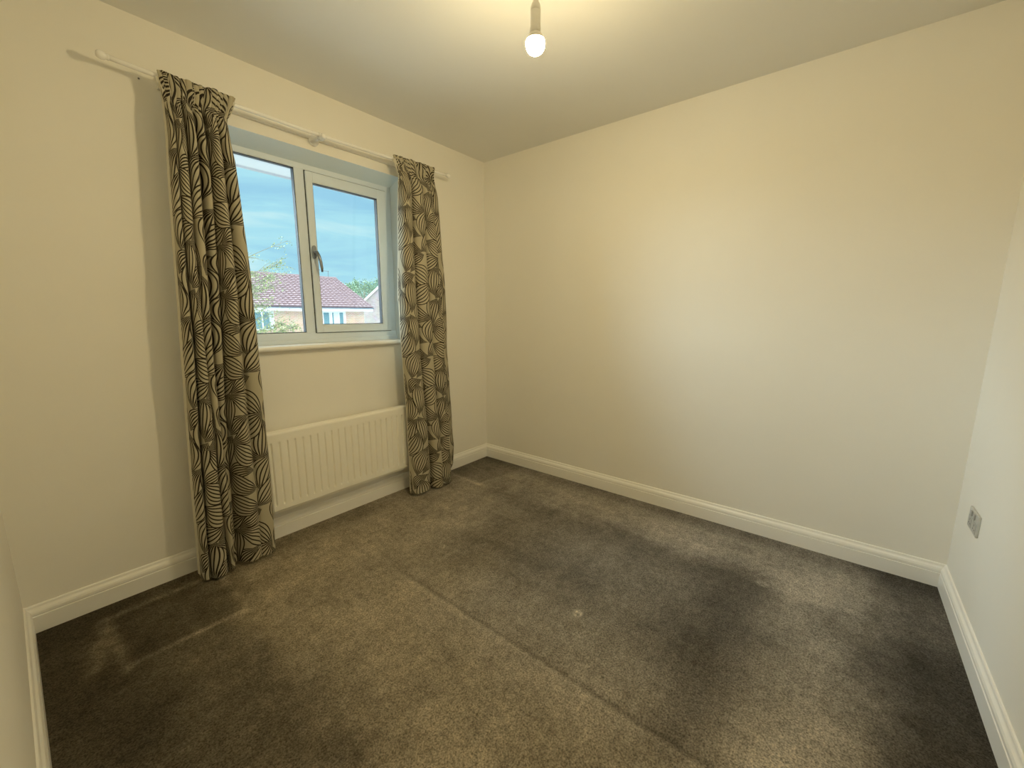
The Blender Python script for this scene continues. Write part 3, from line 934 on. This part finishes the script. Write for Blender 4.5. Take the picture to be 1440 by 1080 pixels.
def far_window(x0, x1, z0, z1, lights, blinds):
    bm = bmesh.new()
    y0, y1 = HY - .05, HY + .03
    w = .07
    add_box(bm, x0, x1, y0, y1, z1 - w, z1); add_box(bm, x0, x1, y0 - .06, y1, z0, z0 + w)
    for xx in [x0] + [x0 + (x1 - x0) * f for f in lights] + [x1 - w]:
        add_box(bm, xx, xx + w, y0, y1, z0 + w, z1 - w)
    fr = bm_obj('window', bm, M['white_out'], house)
    edges = [x0] + [x0 + (x1 - x0) * f for f in lights] + [x1 - w]
    for i, (a, c) in enumerate(zip(edges, edges[1:])):
        box('pane', a + w, c, HY - .02, HY + .01, z0 + w, z1 - w, M['far_glass'], fr)
        if blinds[i] > 0:
            box('blind', a + w + (c - a - w) * (1 - blinds[i]), c, HY - .035, HY - .021, z0 + w, z1 - w, M['far_blind'], fr)


far_window(5.6, 7.72, 0.30, 1.39, [.36, .68], [.3, .0, .35])
for wx0 in (-13.6, -8.4, -1.6):
    far_window(wx0, wx0 + 1.7, 0.30, 1.39, [.36, .68], [.25, .6, .3])
far_window(10.62, 12.22, 0.30, 1.39, [.36, .68], [.25, .75, .3])
bm = bmesh.new()
ax, az = 13.55, ridge_z
add_tube(bm, [(ax, ridge_y, az - .1), (ax, ridge_y, az + .52)], .022, 6)
add_tube(bm, [(ax + .05, ridge_y, az + .48), (ax - 1.25, ridge_y, az + .56)], .018, 6)
for i in range(7):
    x = ax - .1 - i * .17; h = .05 + .012 * i
    add_tube(bm, [(x, ridge_y - h * 3, az + .49 + .0105 * i), (x, ridge_y + h * 3, az + .49 + .0105 * i)], .008, 5)
q = bm_obj('aerial', bm, M['aerial'], house); q['label'] = 'television aerial on the ridge'

# second house, turned so that its gable end faces us square on
gh = thing('house', 'grey brick house gable end behind the right end of the red roof', 'house', (18.55, 32.0, GZ))
gh.rotation_euler = (0, 0, math.radians(-36))
gz = 2.30 - GZ; gw = 8.0; gza = gz + gw / 2 * 0.93


def gable_part(name, prof, y0, y1, mat):
    bm = bmesh.new(); add_prism(bm, prof, 'y', y0, y1)
    return bm_obj(name, bm, mat, gh, loc=(0, 0, 0))


gable_part('wall', [(0, 0), (gw, 0), (gw, gz), (gw / 2, gza), (0, gz)], 0, 9, M['brick_grey'])
for s in (-1, 1):
    e0 = (gw / 2 + s * (gw / 2 + .35), gz - .35 * .93)
    gable_part('barge_board', [(gw / 2, gza - .02), (e0[0], e0[1] - .02), (e0[0], e0[1] + .22), (gw / 2, gza + .22)], -.22, -.17, M['white_out'])
    gable_part('roof_slope', [(gw / 2, gza + .02), (e0[0], e0[1] + .02), (e0[0], e0[1] + .14), (gw / 2, gza + .14)], -.168, 9.2, M['roof'])


def leaf_mesh(pts, size, rnd, aspect=0.6):
    V_, F_ = [], []
    for p in pts:
        d = Vector((rnd.gauss(0, 1), rnd.gauss(0, 1), rnd.gauss(0, 1))).normalized()
        e_ = d.cross(Vector((rnd.gauss(0, 1), rnd.gauss(0, 1), rnd.gauss(0, 1)))).normalized()
        s = size * rnd.uniform(.7, 1.3); k = len(V_)
        V_ += [p, p + d * s * .5 + e_ * s * aspect * .5, p + d * s, p + d * s * .5 - e_ * s * aspect * .5]
        F_.append((k, k + 1, k + 2, k + 3))
    me = bpy.data.meshes.new('leaves'); me.from_pydata([tuple(v) for v in V_], [], F_); return me


# young birch close to the house, most of it behind the left curtain
rnd = random.Random(21)
BX, BY = -0.15, 6.0
birch = thing('tree', 'young birch with sparse yellowish leaves close outside the window', 'tree', (BX, BY, GZ))
bm = bmesh.new()
add_tube(bm, [(BX, BY, GZ), (BX + .03, BY, -1), (BX, BY, .6), (BX + .05, BY, 2.0), (BX + .1, BY, 3.0)], [.09, .075, .06, .04, .012], 10)
bm_obj('trunk', bm, M['bark'], birch, True)
bm = bmesh.new(); lp = []


def branch(p0, p1, r0, n_tw, droop, leaves, spread=.12):
    p0, p1 = Vector(p0), Vector(p1)
    pts = [p0.lerp(p1, t) + Vector((0, 0, droop * 4 * t * (1 - t))) for t in np.linspace(0, 1, 6)]
    add_tube(bm, pts, [r0 * (1 - .8 * t) for t in np.linspace(0, 1, 6)], 5)
    for k in range(n_tw):
        t = rnd.uniform(.35, 1.0); i = min(4, int(t * 5)); b0 = pts[i].lerp(pts[i + 1], t * 5 - i)
        d = (p1 - p0).normalized() + Vector((rnd.uniform(-.6, .6), rnd.uniform(-.6, .6), rnd.uniform(-.9, .3)))
        L_ = rnd.uniform(.12, .32); b1 = b0 + d.normalized() * L_
        add_tube(bm, [b0, b0.lerp(b1, .5) + Vector((0, 0, .02)), b1], [.004, .003, .002], 4)
        for q in range(leaves):
            tt = rnd.uniform(.2, 1.0)
            lp.append(b0.lerp(b1, tt) + Vector((rnd.uniform(-1, 1), rnd.uniform(-1, 1), rnd.uniform(-1, 1))) * .05)


branch((BX, BY, 1.85), (1.09, BY - .02, 2.56), .010, 9, .03, 5)
branch((BX, BY, 1.5), (.88, BY - .1, 2.10), .009, 30, .08, 10)
branch((BX, BY, 1.3), (.95, BY + .1, 1.93), .009, 30, .08, 10)
branch((BX, BY, 1.1), (.75, BY, 1.72), .009, 28, .08, 9)
branch((BX, BY, .9), (.70, BY - .1, 1.45), .008, 26, .08, 9)
branch((BX, BY, .7), (.72, BY + .1, 1.20), .008, 26, .08, 9)
branch((BX, BY, .5), (.85, BY, 1.02), .008, 40, .08, 14)
branch((BX, BY, .4), (1.02, BY - .1, .95), .008, 44, .08, 14)
branch((BX, BY, .3), (.95, BY - .2, .78), .008, 40, .05, 14)
branch((BX, BY, .2), (.85, BY, .60), .008, 30, .05, 14)
for k in range(9):
    a = rnd.uniform(2.0, 4.6); z = rnd.uniform(.3, 2.4)
    branch((BX, BY, z), (BX + .9 * math.cos(a), BY + .9 * math.sin(a), z + .55), .012, 14, .06, 6)
bm_obj('branches', bm, M['bark'], birch)
me = leaf_mesh(lp, .034, rnd); me.transform(Matrix.Translation(-Vector((BX, BY, GZ))))
q = link('leaves', me, M['birch_leaf'], birch); q['kind'] = 'stuff'

# tree far behind, between the two roofs
TX, TY, TZ = 31.0, 52.0, 4.2
oak = thing('tree', 'rounded green tree showing between the two house roofs', 'tree', (TX, TY, GZ))
bm = bmesh.new(); add_tube(bm, [(TX, TY, GZ), (TX + .1, TY, 0), (TX, TY, 3.2), (TX + .1, TY, 5.6)], [.32, .26, .18, .05], 10)
tr = bm_obj('trunk', bm, M['bark'], oak, True)
bm = bmesh.new()
lp = []
for k in range(34):
    d = Vector((rnd.gauss(0, 1), rnd.gauss(0, 1), rnd.gauss(0, 1) * .8)).normalized()
    c = Vector((TX, TY, TZ)) + Vector((d.x * 3.2, d.y * 3.0, d.z * 2.5)) * rnd.uniform(.5, .95)
    add_tube(bm, [Vector((TX, TY, min(c.z - .2, 2.4))), Vector((TX, TY, TZ - .6)).lerp(c, .6), c], [.07, .04, .015], 5)
    for q in range(150):
        lp.append(c + Vector((rnd.gauss(0, .34), rnd.gauss(0, .34), rnd.gauss(0, .30))))
bm_obj('branches', bm, M['bark'], oak)
me = leaf_mesh(lp, .20, rnd, .7); me.transform(Matrix.Translation(-Vector((TX, TY, GZ))))
q = link('leaves', me, M['oak_leaf'], oak); q['kind'] = 'stuff'
